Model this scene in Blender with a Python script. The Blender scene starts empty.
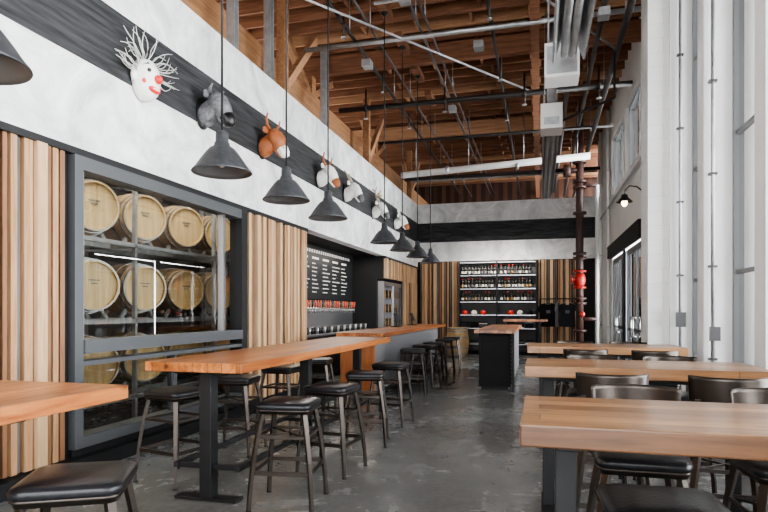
import bpy, bmesh, math, random
from mathutils import Vector, Matrix, Euler
random.seed(7)
scene = bpy.context.scene
COL = scene.collection

# ------------------------------------------------------------------ materials
def new_mat(name):
    m = bpy.data.materials.new(name); m.use_nodes = True
    nt = m.node_tree; b = nt.nodes["Principled BSDF"]
    return m, nt, b
def plain(name, col, rough=0.5, metal=0.0, noise=0.0, nscale=8, bump=0.0, spec=0.5, stretch=(1,1,1), emit=0):
    m, nt, b = new_mat(name)
    b.inputs["Base Color"].default_value = (*col, 1)
    b.inputs["Roughness"].default_value = rough
    b.inputs["Metallic"].default_value = metal
    b.inputs["Specular IOR Level"].default_value = spec
    if emit:
        b.inputs["Emission Color"].default_value = (*col, 1); b.inputs["Emission Strength"].default_value = emit
    if noise or bump:
        tc = nt.nodes.new("ShaderNodeTexCoord"); mp = nt.nodes.new("ShaderNodeMapping")
        mp.inputs["Scale"].default_value = stretch
        nt.links.new(tc.outputs["Object"], mp.inputs["Vector"])
        n = nt.nodes.new("ShaderNodeTexNoise"); n.inputs["Scale"].default_value = nscale
        n.inputs["Detail"].default_value = 8
        nt.links.new(mp.outputs[0], n.inputs["Vector"])
        if noise:
            r = nt.nodes.new("ShaderNodeValToRGB")
            lo = [max(0, c*(1-noise)) for c in col]; hi = [min(1, c*(1+noise)) for c in col]
            r.color_ramp.elements[0].position = .32; r.color_ramp.elements[1].position = .68
            r.color_ramp.elements[0].color = (*lo, 1); r.color_ramp.elements[1].color = (*hi, 1)
            nt.links.new(n.outputs["Fac"], r.inputs[0]); nt.links.new(r.outputs[0], b.inputs["Base Color"])
        if bump:
            bp = nt.nodes.new("ShaderNodeBump"); bp.inputs["Strength"].default_value = bump
            bp.inputs["Distance"].default_value = .01
            nt.links.new(n.outputs["Fac"], bp.inputs["Height"]); nt.links.new(bp.outputs[0], b.inputs["Normal"])
    return m
def wood(name, c1, c2, axis=1, rough=0.35, scale=3.0, plank=None, coat=0.0, var=(.5, .44, .40)):
    m, nt, b = new_mat(name); L = nt.links
    tc = nt.nodes.new("ShaderNodeTexCoord")
    mp = nt.nodes.new("ShaderNodeMapping")
    s = [7.0, 7.0, 7.0]; s[axis] = 0.5
    mp.inputs["Scale"].default_value = s
    L.new(tc.outputs["Object"], mp.inputs["Vector"])
    n = nt.nodes.new("ShaderNodeTexNoise"); n.inputs["Scale"].default_value = scale
    n.inputs["Detail"].default_value = 10; n.inputs["Roughness"].default_value = .65; n.inputs["Distortion"].default_value = .6
    L.new(mp.outputs[0], n.inputs["Vector"])
    r = nt.nodes.new("ShaderNodeValToRGB")
    r.color_ramp.elements[0].position = .33; r.color_ramp.elements[1].position = .68
    r.color_ramp.elements[0].color = (*c1, 1); r.color_ramp.elements[1].color = (*c2, 1)
    L.new(n.outputs["Fac"], r.inputs[0])
    out = r.outputs[0]
    if plank:
        sep = nt.nodes.new("ShaderNodeSeparateXYZ"); com = nt.nodes.new("ShaderNodeCombineXYZ")
        L.new(tc.outputs["Object"], sep.inputs[0])
        o = [sep.outputs[0], sep.outputs[1], sep.outputs[2]]
        other = 0 if axis == 1 else 1
        L.new(o[axis], com.inputs[0]); L.new(o[other], com.inputs[1])
        bk = nt.nodes.new("ShaderNodeTexBrick")
        bk.inputs["Scale"].default_value = 1; bk.inputs["Brick Width"].default_value = plank[0]
        bk.inputs["Row Height"].default_value = plank[1]; bk.inputs["Mortar Size"].default_value = .0025
        bk.inputs["Color1"].default_value = (1, 1, 1, 1); bk.inputs["Color2"].default_value = (*var, 1)
        bk.inputs["Mortar"].default_value = (.25, .2, .16, 1)
        bk.offset = .37
        L.new(com.outputs[0], bk.inputs["Vector"])
        mx = nt.nodes.new("ShaderNodeMix"); mx.data_type = 'RGBA'; mx.blend_type = 'MULTIPLY'
        mx.inputs["Factor"].default_value = 1
        L.new(out, mx.inputs[6]); L.new(bk.outputs["Color"], mx.inputs[7]); out = mx.outputs[2]
        vo = nt.nodes.new("ShaderNodeTexVoronoi"); vo.inputs["Scale"].default_value = 2.2
        mp2 = nt.nodes.new("ShaderNodeMapping"); s2 = [2.4, 2.4, 2.4]; s2[axis] = 1.2; mp2.inputs["Scale"].default_value = s2
        L.new(tc.outputs["Object"], mp2.inputs["Vector"]); L.new(mp2.outputs[0], vo.inputs["Vector"])
        kr = nt.nodes.new("ShaderNodeValToRGB"); kr.color_ramp.elements[0].position = .03; kr.color_ramp.elements[1].position = .14
        kr.color_ramp.elements[0].color = (.14, .08, .05, 1); kr.color_ramp.elements[1].color = (1, 1, 1, 1)
        L.new(vo.outputs["Distance"], kr.inputs[0])
        m2 = nt.nodes.new("ShaderNodeMix"); m2.data_type = 'RGBA'; m2.blend_type = 'MULTIPLY'; m2.inputs["Factor"].default_value = .85
        L.new(out, m2.inputs[6]); L.new(kr.outputs[0], m2.inputs[7]); out = m2.outputs[2]
    L.new(out, b.inputs["Base Color"])
    b.inputs["Roughness"].default_value = rough
    b.inputs["Coat Weight"].default_value = coat; b.inputs["Coat Roughness"].default_value = .15
    return m
def glassy(name, tint=(1,1,1), refl=1.0, ior=1.55):
    m = bpy.data.materials.new(name); m.use_nodes = True; nt = m.node_tree; nt.nodes.clear()
    o = nt.nodes.new("ShaderNodeOutputMaterial"); mix = nt.nodes.new("ShaderNodeMixShader")
    t = nt.nodes.new("ShaderNodeBsdfTransparent"); t.inputs[0].default_value = (*tint, 1)
    g = nt.nodes.new("ShaderNodeBsdfGlossy"); g.inputs["Roughness"].default_value = .01
    g.inputs["Color"].default_value = (refl, refl, refl, 1)
    f = nt.nodes.new("ShaderNodeFresnel"); f.inputs[0].default_value = ior
    nt.links.new(f.outputs[0], mix.inputs[0]); nt.links.new(t.outputs[0], mix.inputs[1]); nt.links.new(g.outputs[0], mix.inputs[2])
    nt.links.new(mix.outputs[0], o.inputs[0]); return m
def perforated():
    m, nt, b = new_mat("perforated_steel")
    tc = nt.nodes.new("ShaderNodeTexCoord"); mp = nt.nodes.new("ShaderNodeMapping")
    nt.links.new(tc.outputs["Object"], mp.inputs["Vector"])
    v = nt.nodes.new("ShaderNodeTexVoronoi"); v.inputs["Scale"].default_value = 14; v.inputs["Randomness"].default_value = 0
    nt.links.new(mp.outputs[0], v.inputs["Vector"])
    r = nt.nodes.new("ShaderNodeValToRGB"); r.color_ramp.interpolation = 'CONSTANT'
    r.color_ramp.elements[0].color = (.01, .01, .011, 1); r.color_ramp.elements[1].color = (.13, .13, .135, 1); r.color_ramp.elements[1].position = .38
    nt.links.new(v.outputs["Distance"], r.inputs[0]); nt.links.new(r.outputs[0], b.inputs["Base Color"])
    b.inputs["Roughness"].default_value = .6; b.inputs["Specular IOR Level"].default_value = .25
    return m
def block_paint():
    m, nt, b = new_mat("painted_block"); L = nt.links
    tc = nt.nodes.new("ShaderNodeTexCoord"); sep = nt.nodes.new("ShaderNodeSeparateXYZ"); com = nt.nodes.new("ShaderNodeCombineXYZ")
    ad = nt.nodes.new("ShaderNodeMath"); ad.operation = 'ADD'
    L.new(tc.outputs["Object"], sep.inputs[0]); L.new(sep.outputs[0], ad.inputs[0]); L.new(sep.outputs[1], ad.inputs[1])
    L.new(ad.outputs[0], com.inputs[0]); L.new(sep.outputs[2], com.inputs[1])
    bk = nt.nodes.new("ShaderNodeTexBrick"); bk.inputs["Scale"].default_value = 1
    bk.inputs["Brick Width"].default_value = .4; bk.inputs["Row Height"].default_value = .2; bk.inputs["Mortar Size"].default_value = .005
    bk.inputs["Mortar Smooth"].default_value = .6
    bk.inputs["Color1"].default_value = (.83, .825, .81, 1); bk.inputs["Color2"].default_value = (.79, .785, .77, 1); bk.inputs["Mortar"].default_value = (.68, .675, .66, 1)
    L.new(com.outputs[0], bk.inputs["Vector"]); L.new(bk.outputs["Color"], b.inputs["Base Color"])
    b.inputs["Roughness"].default_value = .7
    return m
def plaster():
    m, nt, b = new_mat("limewash_plaster"); L = nt.links
    tc = nt.nodes.new("ShaderNodeTexCoord")
    n1 = nt.nodes.new("ShaderNodeTexNoise"); n1.inputs["Scale"].default_value = 1.5; n1.inputs["Detail"].default_value = 10; n1.inputs["Roughness"].default_value = .66; n1.inputs["Distortion"].default_value = 1.2
    L.new(tc.outputs["Object"], n1.inputs["Vector"])
    r = nt.nodes.new("ShaderNodeValToRGB"); r.color_ramp.elements[0].position = .34; r.color_ramp.elements[1].position = .64
    r.color_ramp.elements[0].color = (.46, .465, .47, 1); r.color_ramp.elements[1].color = (.83, .83, .82, 1)
    L.new(n1.outputs["Fac"], r.inputs[0]); L.new(r.outputs[0], b.inputs["Base Color"]); b.inputs["Roughness"].default_value = .6
    return m
def concrete():
    m, nt, b = new_mat("polished_concrete"); L = nt.links
    tc = nt.nodes.new("ShaderNodeTexCoord")
    n1 = nt.nodes.new("ShaderNodeTexNoise"); n1.inputs["Scale"].default_value = 1.6; n1.inputs["Detail"].default_value = 14; n1.inputs["Roughness"].default_value = .72; n1.inputs["Distortion"].default_value = .5
    n2 = nt.nodes.new("ShaderNodeTexNoise"); n2.inputs["Scale"].default_value = 22; n2.inputs["Detail"].default_value = 8
    L.new(tc.outputs["Object"], n1.inputs["Vector"]); L.new(tc.outputs["Object"], n2.inputs["Vector"])
    r1 = nt.nodes.new("ShaderNodeValToRGB"); r1.color_ramp.elements[0].position = .32; r1.color_ramp.elements[1].position = .68
    r1.color_ramp.elements[0].color = (.115, .118, .115, 1); r1.color_ramp.elements[1].color = (.225, .228, .22, 1)
    r2 = nt.nodes.new("ShaderNodeValToRGB"); r2.color_ramp.elements[0].position = .3; r2.color_ramp.elements[1].position = .7
    r2.color_ramp.elements[0].color = (.75, .75, .75, 1); r2.color_ramp.elements[1].color = (1.0, 1.0, 1.0, 1)
    L.new(n1.outputs["Fac"], r1.inputs[0]); L.new(n2.outputs["Fac"], r2.inputs[0])
    mx = nt.nodes.new("ShaderNodeMix"); mx.data_type = 'RGBA'; mx.blend_type = 'MULTIPLY'; mx.inputs["Factor"].default_value = 1
    L.new(r1.outputs[0], mx.inputs[6]); L.new(r2.outputs[0], mx.inputs[7]); L.new(mx.outputs[2], b.inputs["Base Color"])
    r3 = nt.nodes.new("ShaderNodeMapRange"); r3.inputs["To Min"].default_value = .16; r3.inputs["To Max"].default_value = .36
    L.new(n1.outputs["Fac"], r3.inputs[0]); L.new(r3.outputs[0], b.inputs["Roughness"])
    b.inputs["Specular IOR Level"].default_value = .7
    return m

M = {}
M['conc'] = concrete()
M['plaster'] = plaster()
M['white'] = plain("white_paint", (.86, .86, .85), .6)
M['cream'] = plain("cream_paint", (.72, .71, .68), .6, noise=.05, nscale=1)
M['block'] = block_paint()
M['blackwood'] = plain("charred_wood", (.032, .033, .035), .6, noise=.6, nscale=3, bump=.3, stretch=(1, .6, 9), spec=.3)
M['black'] = plain("black_metal", (.016, .016, .017), .5, 0, spec=.3)
M['blacksteel'] = plain("dark_steel", (.04, .038, .037), .42, .5)
M['blackmatte'] = plain("black_paint", (.014, .014, .015), .65, spec=.2)
M['board'] = plain("blackboard", (.010, .011, .012), .5, spec=.25)
M['vinyl'] = plain("black_vinyl", (.012, .012, .014), .28, bump=.15, nscale=60, spec=.4)
M['gun'] = plain("stool_gunmetal", (.065, .054, .047), .36, .8)
M['lamp'] = plain("galvanised_dark_shade", (.058, .060, .065), .45, .3, noise=.3, nscale=20)
M['lampin'] = plain("shade_inside", (.11, .11, .11), .5)
M['top'] = wood("tabletop_fir_y", (.27, .075, .018), (.62, .25, .08), 1, .32, 2.5, plank=(2.2, .115), coat=.12)
M['topx'] = wood("tabletop_fir_x", (.20, .09, .036), (.52, .285, .132), 0, .32, 2.5, plank=(1.9, .11), coat=.15)
M['barfront'] = wood("bar_end_wood", (.22, .065, .02), (.38, .14, .045), 2, .4)
M['s1'] = wood("slat_fir", (.27, .145, .07), (.46, .27, .145), 2, .6)
M['s2'] = wood("slat_cedar", (.16, .075, .036), (.28, .14, .07), 2, .6)
M['s3'] = wood("slat_grey", (.07, .065, .06), (.16, .148, .135), 2, .7)
M['s4'] = wood("slat_pale", (.38, .235, .13), (.57, .385, .23), 2, .6)
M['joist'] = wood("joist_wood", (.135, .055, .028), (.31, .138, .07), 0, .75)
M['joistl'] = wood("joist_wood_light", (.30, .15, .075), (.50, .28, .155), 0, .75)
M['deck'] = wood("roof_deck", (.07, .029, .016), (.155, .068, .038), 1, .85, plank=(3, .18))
M['beam'] = wood("glulam_beam", (.20, .09, .04), (.38, .20, .095), 1, .6)
M['oak'] = wood("barrel_oak", (.30, .18, .08), (.50, .34, .17), 0, .55)
M['oakhead'] = wood("barrel_head_oak", (.42, .28, .12), (.64, .46, .24), 2, .55)
M['hoop'] = plain("barrel_hoop", (.22, .22, .22), .4, .8)
M['galv'] = plain("galvanised_steel", (.42, .43, .44), .42, .7, noise=.15, nscale=10)
M['dgalv'] = plain("aged_conduit", (.14, .14, .145), .45, .7)
M['pipew'] = plain("white_pipe", (.68, .68, .66), .5)
M['pipeb'] = plain("black_iron_pipe", (.03, .026, .024), .5, .3)
M['red'] = plain("red_enamel", (.36, .022, .015), .4)
M['rust'] = plain("red_oxide_pipe", (.055, .024, .019), .5)
M['steel'] = plain("brushed_steel", (.40, .40, .41), .3, .9)
M['chalk'] = plain("chalk_lettering", (.5, .5, .48), .8)
M['glass'] = glassy("interior_glass", (.84, .88, .87), 1.0, 2.2)
M['winglass'] = glassy("window_glass", (.97, .98, .98), .8)
M['frame'] = plain("window_frame_grey", (.085, .09, .095), .45, .2)
M['wframe'] = plain("window_mullion_grey", (.16, .165, .17), .45, .1)
M['perf'] = perforated()
M['mwhite'] = plain("mask_white", (.8, .79, .75), .5)
M['mgrey'] = plain("mask_grey", (.13, .13, .135), .55, noise=.4, nscale=25)
M['mbrown'] = plain("mask_rust", (.34, .11, .04), .55, noise=.2, nscale=12)
M['mred'] = plain("mask_red", (.65, .03, .02), .4)
M['mblack'] = plain("mask_black", (.01, .01, .01), .4)
M['wire'] = plain("mask_wire", (.6, .6, .57), .4, .4)
M['horn'] = plain("horn", (.38, .30, .22), .5, noise=.3, nscale=20)
M['bottle'] = plain("bottle_glass_dark", (.02, .018, .014), .1)
M['label'] = plain("bottle_label", (.7, .68, .6), .6)
M['capgold'] = plain("bottle_label_tan", (.5, .3, .12), .5)
M['shirt1'] = plain("cotton_black", (.018, .018, .02), .9, spec=.1)
M['shirt2'] = plain("cotton_charcoal", (.032, .034, .04), .9, spec=.1)
M['shirt3'] = plain("cotton_grey", (.16, .16, .17), .9)
M['bulb'] = plain("lamp_bulb_glow", (1, .80, .5), .5, emit=6)
M['fridge'] = plain("fridge_interior_light", (.75, .8, .85), .5, emit=.25)
M['groundout'] = plain("outside_paving", (.75, .75, .73), .9)
M['dark'] = plain("shelf_back_panel", (.09, .09, .09), .7)
M['barrelwall'] = plain("barrel_room_wall", (.13, .13, .13), .7, noise=.15, nscale=2)

# ------------------------------------------------------------------ mesh builder
class MB:
    def __init__(s): s.v = []; s.f = []; s.m = []; s.sm = []; s.mats = []
    def mi(s, k):
        if k not in s.mats: s.mats.append(k)
        return s.mats.index(k)
    def add(s, vs, fs, mat, smooth=False):
        o = len(s.v); s.v += [tuple(p) for p in vs]; i = s.mi(mat)
        for n, f in enumerate(fs):
            s.f.append([o+a for a in f]); s.m.append(i)
            s.sm.append(smooth if isinstance(smooth, bool) else smooth[n])
    def box(s, c, d, mat, rot=None):
        vs = [Vector((x*d[0]/2, y*d[1]/2, z*d[2]/2)) for x in (-1, 1) for y in (-1, 1) for z in (-1, 1)]
        if rot: R = Euler(rot).to_matrix(); vs = [R@v for v in vs]
        c = Vector(c); vs = [v+c for v in vs]
        s.add(vs, [(0,1,3,2),(4,6,7,5),(0,4,5,1),(2,3,7,6),(0,2,6,4),(1,5,7,3)], mat)
    def bb(s, x0, x1, y0, y1, z0, z1, mat):
        s.box(((x0+x1)/2, (y0+y1)/2, (z0+z1)/2), (x1-x0, y1-y0, z1-z0), mat)
    def beam(s, p0, p1, w, h, mat, up=(0, 0, 1), w1=None, h1=None):
        p0, p1 = Vector(p0), Vector(p1); t = (p1-p0).normalized(); u = Vector(up)
        if abs(t.dot(u)) > .98: u = Vector((1, 0, 0))
        a = t.cross(u).normalized(); b = a.cross(t).normalized()
        w1 = w1 or w; h1 = h1 or h
        vs = [p0+a*w/2*i+b*h/2*j for i, j in ((-1,-1),(1,-1),(1,1),(-1,1))]+[p1+a*w1/2*i+b*h1/2*j for i, j in ((-1,-1),(1,-1),(1,1),(-1,1))]
        s.add(vs, [(3,2,1,0),(4,5,6,7),(0,1,5,4),(1,2,6,5),(2,3,7,6),(3,0,4,7)], mat)
    def loft(s, pts, rad, mat, seg=12, cap=True, up=(0, 0, 1)):
        pts = [Vector(p) for p in pts]; vs = []; fs = []; n = len(pts)
        for i, p in enumerate(pts):
            t = (pts[min(i+1, n-1)]-pts[max(i-1, 0)]).normalized(); u = Vector(up)
            if abs(t.dot(u)) > .98: u = Vector((1, 0, 0)) if abs(t.x) < .9 else Vector((0, 1, 0))
            a = t.cross(u).normalized(); b = a.cross(t).normalized()
            r = rad[i] if isinstance(rad, (list, tuple)) else rad
            ra, rb = r if isinstance(r, (list, tuple)) else (r, r)
            for k in range(seg):
                th = 2*math.pi*k/seg; vs.append(p+a*ra*math.cos(th)+b*rb*math.sin(th))
        sm = []
        for i in range(n-1):
            for k in range(seg):
                k2 = (k+1) % seg
                fs.append((i*seg+k, i*seg+k2, (i+1)*seg+k2, (i+1)*seg+k)); sm.append(True)
        if cap:
            fs.append(tuple(range(seg-1, -1, -1))); sm.append(False)
            fs.append(tuple((n-1)*seg+k for k in range(seg))); sm.append(False)
        s.add(vs, fs, mat, sm)
    def cyl(s, p0, p1, r, mat, r1=None, seg=16): s.loft([p0, p1], [r, r if r1 is None else r1], mat, seg)
    def lathe(s, prof, c, mat, seg=32, axis='z', smooth=True):
        vs = []; fs = []; n = len(prof); c = Vector(c)
        for r, h in prof:
            for k in range(seg):
                t = 2*math.pi*k/seg; x, y = r*math.cos(t), r*math.sin(t)
                vs.append(c+(Vector((x, y, h)) if axis == 'z' else Vector((h, x, y))))
        for i in range(n-1):
            for k in range(seg):
                k2 = (k+1) % seg; fs.append((i*seg+k, i*seg+k2, (i+1)*seg+k2, (i+1)*seg+k))
        s.add(vs, fs, mat, smooth)
    def ball(s, c, r, mat, seg=16, rings=10, rot=None):
        if not isinstance(r, (tuple, list)): r = (r, r, r)
        vs = []; fs = []; c = Vector(c); R = Euler(rot).to_matrix() if rot else Matrix.Identity(3)
        for i in range(rings+1):
            ph = math.pi*i/rings
            for k in range(seg):
                t = 2*math.pi*k/seg
                vs.append(c+R@Vector((r[0]*math.sin(ph)*math.cos(t), r[1]*math.sin(ph)*math.sin(t), r[2]*math.cos(ph))))
        for i in range(rings):
            for k in range(seg):
                k2 = (k+1) % seg; fs.append((i*seg+k, (i+1)*seg+k, (i+1)*seg+k2, i*seg+k2))
        s.add(vs, fs, mat, True)
    def build(s, name, loc=(0, 0, 0), rotz=0, bevel=0, weld=True):
        me = bpy.data.meshes.new(name); me.from_pydata(s.v, [], s.f)
        for k in s.mats: me.materials.append(M[k])
        me.polygons.foreach_set("material_index", s.m); me.polygons.foreach_set("use_smooth", s.sm)
        bm = bmesh.new(); bm.from_mesh(me)
        if weld: bmesh.ops.remove_doubles(bm, verts=bm.verts, dist=1e-5)
        bmesh.ops.recalc_face_normals(bm, faces=bm.faces); bm.to_mesh(me); bm.free()
        ob = bpy.data.objects.new(name, me); COL.objects.link(ob); ob.location = loc; ob.rotation_euler = (0, 0, rotz)
        if bevel:
            b = ob.modifiers.new("bevel", 'BEVEL'); b.width = bevel; b.segments = 2; b.limit_method = 'ANGLE'
        return ob
def dup(ob, loc, rotz=0):
    o = ob.copy(); COL.objects.link(o); o.location = loc; o.rotation_euler = (0, 0, rotz); return o
def one(name, boxes, bevel=0):
    b = MB()
    for x in boxes: b.bb(*x)
    return b.build(name, bevel=bevel)

LX = -3.96; RX = 1.75; BY = 19.1; CZ = 6.9
# ------------------------------------------------------------------ shell
one("floor", [(-10, 2.3, -3.2, 24, -.2, 0, 'conc')])
one("ground", [(2.3, 30, -12, 40, -.25, -.05, 'groundout'), (-14, 2.3, -14, -3.2, -.25, -.05, 'groundout')])

b = MB()
T = .22
def lw(y0, y1, z0, z1, mat, x0=LX-T, x1=LX): b.bb(x0, x1, y0, y1, z0, z1, mat)
lw(-3, BY+.2, 2.86, 3.68, 'plaster')
lw(-3, BY+.2, 3.68, 4.32, 'blackwood', x1=LX+.012)
lw(-3, BY+.2, 4.32, 4.96, 'plaster')
lw(-3, 4.2, 0, 2.86, 'blackmatte', x1=LX-.04)
lw(4.2, 7.3, 0, .2, 'blackmatte')
lw(7.3, 9.5, 0, 2.86, 'blackmatte', x1=LX-.04)
lw(14.8, BY+.2, 2.25, 2.86, 'blackmatte', x1=LX-.04)
lw(16.9, BY+.2, 0, 2.25, 'blackmatte', x1=LX-.04)
b.build("wall_left")
one("trim_1", [(LX-.22, LX+.03, -3, 9.5, 2.80, 2.86, 'black'), (LX-.22, LX+.03, 14.8, BY, 2.80, 2.86, 'black')])
one("baseboard_left", [(LX-.03, LX+.10, -3, 7.3, 0.001, .13, 'blackmatte'), (LX-.03, LX+.05, 7.3, 9.5, 0.001, .13, 'blackmatte')])

def slats(bld, a0, a1, z0, z1, plane, axis):
    p = a0; last = None
    while p < a1-.04:
        m = random.choice([q for q in ['s4', 's4', 's3', 's1', 's2', 's1', 's3'] if q != last]); last = m
        w = {'s4': .085, 's1': .07, 's2': .05, 's3': .045}[m]*random.choice([.8, 1, 1.15]); w = min(w, a1-p)
        d = {'s4': .08, 's1': .06, 's2': .045, 's3': .02}[m]*random.choice([.8, 1, 1.1])
        if axis == 'y': bld.bb(plane, plane+d, p, p+w, z0, z1, m)
        else: bld.bb(p, p+w, plane-d, plane, z0, z1, m)
        p += w+random.choice([.015, .022, .035])
b = MB(); slats(b, -1, 4.17, .14, 2.80, LX-.039, 'y'); b.build("slat_cladding", weld=False)
b = MB(); slats(b, 7.36, 9.5, .14, 2.80, LX-.039, 'y'); b.build("slat_cladding", weld=False)
b = MB(); slats(b, 14.85, 18.9, 2.28, 2.80, LX-.039, 'y'); slats(b, 16.95, 18.9, .02, 2.28, LX-.039, 'y'); b.build("slat_cladding", weld=False)

b = MB()
b.bb(LX, RX+.3, BY, BY+.2, 0, 3.04, 'blackmatte')
b.bb(LX, RX+.3, BY, BY+.2, 3.04, 3.68, 'plaster')
b.bb(LX, RX+.3, BY-.012, BY+.2, 3.68, 4.32, 'blackwood')
b.bb(LX, RX+.3, BY, BY+.2, 4.32, 4.96, 'plaster')
b.build("wall_back")
b = MB(); slats(b, LX+.08, -2.58, .01, 3.02, BY-.001, 'x'); b.build("slat_cladding", weld=False)
b = MB(); slats(b, -.05, 1.1, .01, 3.02, BY-.001, 'x'); b.build("slat_cladding", weld=False)
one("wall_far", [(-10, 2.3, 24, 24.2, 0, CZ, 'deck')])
one("wall_outer_left", [(-10.2, -10, -3, 24, 0, CZ, 'barrelwall')])

b = MB()
WX = 2.0
for y0, y1 in [(-2.6, -2.3), (-.6, -.35), (1.4, 1.65), (3.3, 3.55), (5.2, 5.45), (7.0, 7.25)]:
    b.bb(1.72, WX+.25, y0, y1, 0, CZ, 'white')
b.bb(1.45, 1.72, 8.75, 9.3, 0, CZ, 'block')
b.bb(1.72, WX+.25, 8.70, 9.7, 0, CZ, 'white')
b.bb(WX-.02, WX+.25, -3, 8.75, 0, .35, 'white'); b.bb(WX-.02, WX+.25, -3, 8.75, 6.3, CZ, 'white')
b.bb(RX, RX+.25, 9.7, 11.0, 0, CZ, 'cream')
b.bb(RX, RX+.25, 11.0, 15.6, 2.75, 4.3, 'cream')
b.bb(RX, RX+.25, 11.0, 15.6, 5.7, CZ, 'cream')
b.bb(RX, RX+.25, 15.6, BY+.2, 0, CZ, 'cream')
b.bb(RX, RX+.25, 13.2, 13.5, 4.3, 5.7, 'cream')
b.build("wall_right")
def window(name, y0, y1, z0, z1, x, nz, ny=1):
    b = MB(); f = .045
    b.bb(x-.05, x+.04, y0, y0+f, z0, z1, 'wframe'); b.bb(x-.05, x+.04, y1-f, y1, z0, z1, 'wframe')
    b.bb(x-.05, x+.04, y0, y1, z0, z0+f, 'wframe'); b.bb(x-.05, x+.04, y0, y1, z1-f, z1, 'wframe')
    for i in range(1, nz): z = z0+(z1-z0)*i/nz; b.bb(x-.025, x+.025, y0, y1, z-.02, z+.02, 'wframe')
    for i in range(1, ny): y = y0+(y1-y0)*i/ny; b.bb(x-.025, x+.025, y-.02, y+.02, z0, z1, 'wframe')
    b.add([(x, y0+f, z0+f), (x, y1-f, z0+f), (x, y1-f, z1-f), (x, y0+f, z1-f)], [(0, 1, 2, 3)], 'winglass')
    return b.build(name)
ends = [(-2.3, -.6), (-.35, 1.4), (1.65, 3.3), (3.55, 5.2), (5.45, 7.0), (7.25, 8.70)]
n = 1
for y0, y1 in ends:
    window("window_%d" % n, y0, y1, .35, 6.3, WX+.05, 4, 2); n += 1
window("window_%d" % n, 11.0, 13.2, 4.3, 5.7, RX+.12, 1, 2); n += 1
window("window_%d" % n, 13.5, 15.6, 4.3, 5.7, RX+.12, 1, 2); n += 1
def door(name, y0, y1):
    b = MB(); x = RX+.06
    for a, c in ((y0, y0+.1), (y1-.1, y1), ((y0+y1)/2-.05, (y0+y1)/2+.05)): b.bb(x-.03, x+.03, a, c, .02, 2.7, 'frame')
    for z0, z1 in ((.02, .28), (2.58, 2.7), (1.0, 1.06)): b.bb(x-.028, x+.028, y0, y1, z0, z1, 'frame')
    b.add([(x, y0, .2), (x, y1, .2), (x, y1, 2.6), (x, y0, 2.6)], [(0, 1, 2, 3)], 'winglass')
    m = (y0+y1)/2
    for s_ in (-.12, .12): b.cyl((x-.09, m+s_, .9), (x-.09, m+s_, 1.3), .014, 'steel')
    for s_ in (-.12, .12):
        for z in (.92, 1.28): b.cyl((x-.09, m+s_, z), (x-.03, m+s_, z), .01, 'steel')
    return b.build(name)
door("door_1", 11.0, 13.2); door("door_2", 13.35, 15.6)
one("trim_2", [(RX-.10, RX, 10.9, 15.7, 2.72, 3.02, 'blackmatte'), (RX-.04, RX, 10.85, 11.0, 0.001, 2.72, 'black'), (RX-.04, RX, 13.2, 13.35, 0.001, 2.72, 'black')])
one("wall_rear", [(-10, 2.2, -3.2, -3, 0, .3, 'white'), (-10, 2.2, -3.2, -3, 6.3, CZ, 'white'), (-10, -4.0, -3.2, -3, .3, 6.3, 'white'),
                  (1.8, 2.2, -3.2, -3, .3, 6.3, 'white'), (-1.3, -1.0, -3.2, -3, .3, 6.3, 'white')])

# ------------------------------------------------------------------ ceiling
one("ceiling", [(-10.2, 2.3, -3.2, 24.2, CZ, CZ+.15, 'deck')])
b = MB(); y = -2.8; i = 0; SP = .46
while y < 24:
    b.bb(-10, 2.2, y, y+.045, CZ-.30, CZ-.002, 'joistl' if i % 7 == 1 else 'joist'); y += SP; i += 1
for x in (-7.5, -5.6, -3.2, -2.2, -1.2, -.2, .9):
    y = -2.8; k = 0
    while y < 23.3:
        off = .18 if k % 2 else 0
        b.bb(x+off, x+off+.045, y+.045, y+SP, CZ-.27, CZ-.003, 'joistl' if k % 4 == 0 else 'joist'); y += SP; k += 1
b.build("ceiling_joists", weld=False)
b = MB()
for y in (1.5, 6.3, 11.1, 15.9, 20.7): b.bb(-9.98, 2.15, y, y+.14, CZ-.66, CZ-.31, 'joistl' if y in (15.9,) else 'joist')
b.build("roof_girders")
b = MB()
b.bb(-4.7, -4.48, -2.9, 23.9, 5.35, 5.85, 'beam')
for y in (1.5, 6.3, 11.1, 15.9, 20.7):
    b.bb(-4.68, -4.50, y-.02, y+.18, 5.85, CZ-.665, 'beam')
    b.beam((-4.59, y+.2, 5.9), (-4.59, y+1.3, 6.55), .12, .14, 'beam')
    b.beam((-4.59, y-.05, 5.9), (-4.59, y-1.1, 6.55), .12, .14, 'beam')
b.build("timber_beam")
b = MB(); b.bb(-.15, -.01, -2.9, 23.9, CZ-1.0, CZ-.67, 'joist'); b.build("timber_beam")
b = MB()
for y in (3.9, 8.7, 13.5, 18.3):
    b.bb(LX-.2, LX-.05, y, y+.15, 4.965, 6.58, 'beam')
    b.beam((LX-.125, y+.15, 5.12), (LX-.125, y+1.5, 6.5), .1, .13, 'joistl')
b.build("timber_post")
b = MB()
for y in (7.1, 8.2, 10.6):
    b.bb(-4.14, -4.02, y, y+.01, 4.965, 6.58, 'galv'); b.bb(-4.14, -4.02, y+.11, y+.12, 4.965, 6.58, 'galv'); b.bb(-4.085, -4.075, y+.01, y+.11, 4.965, 6.58, 'galv')
b.build("steel_column")

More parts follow.
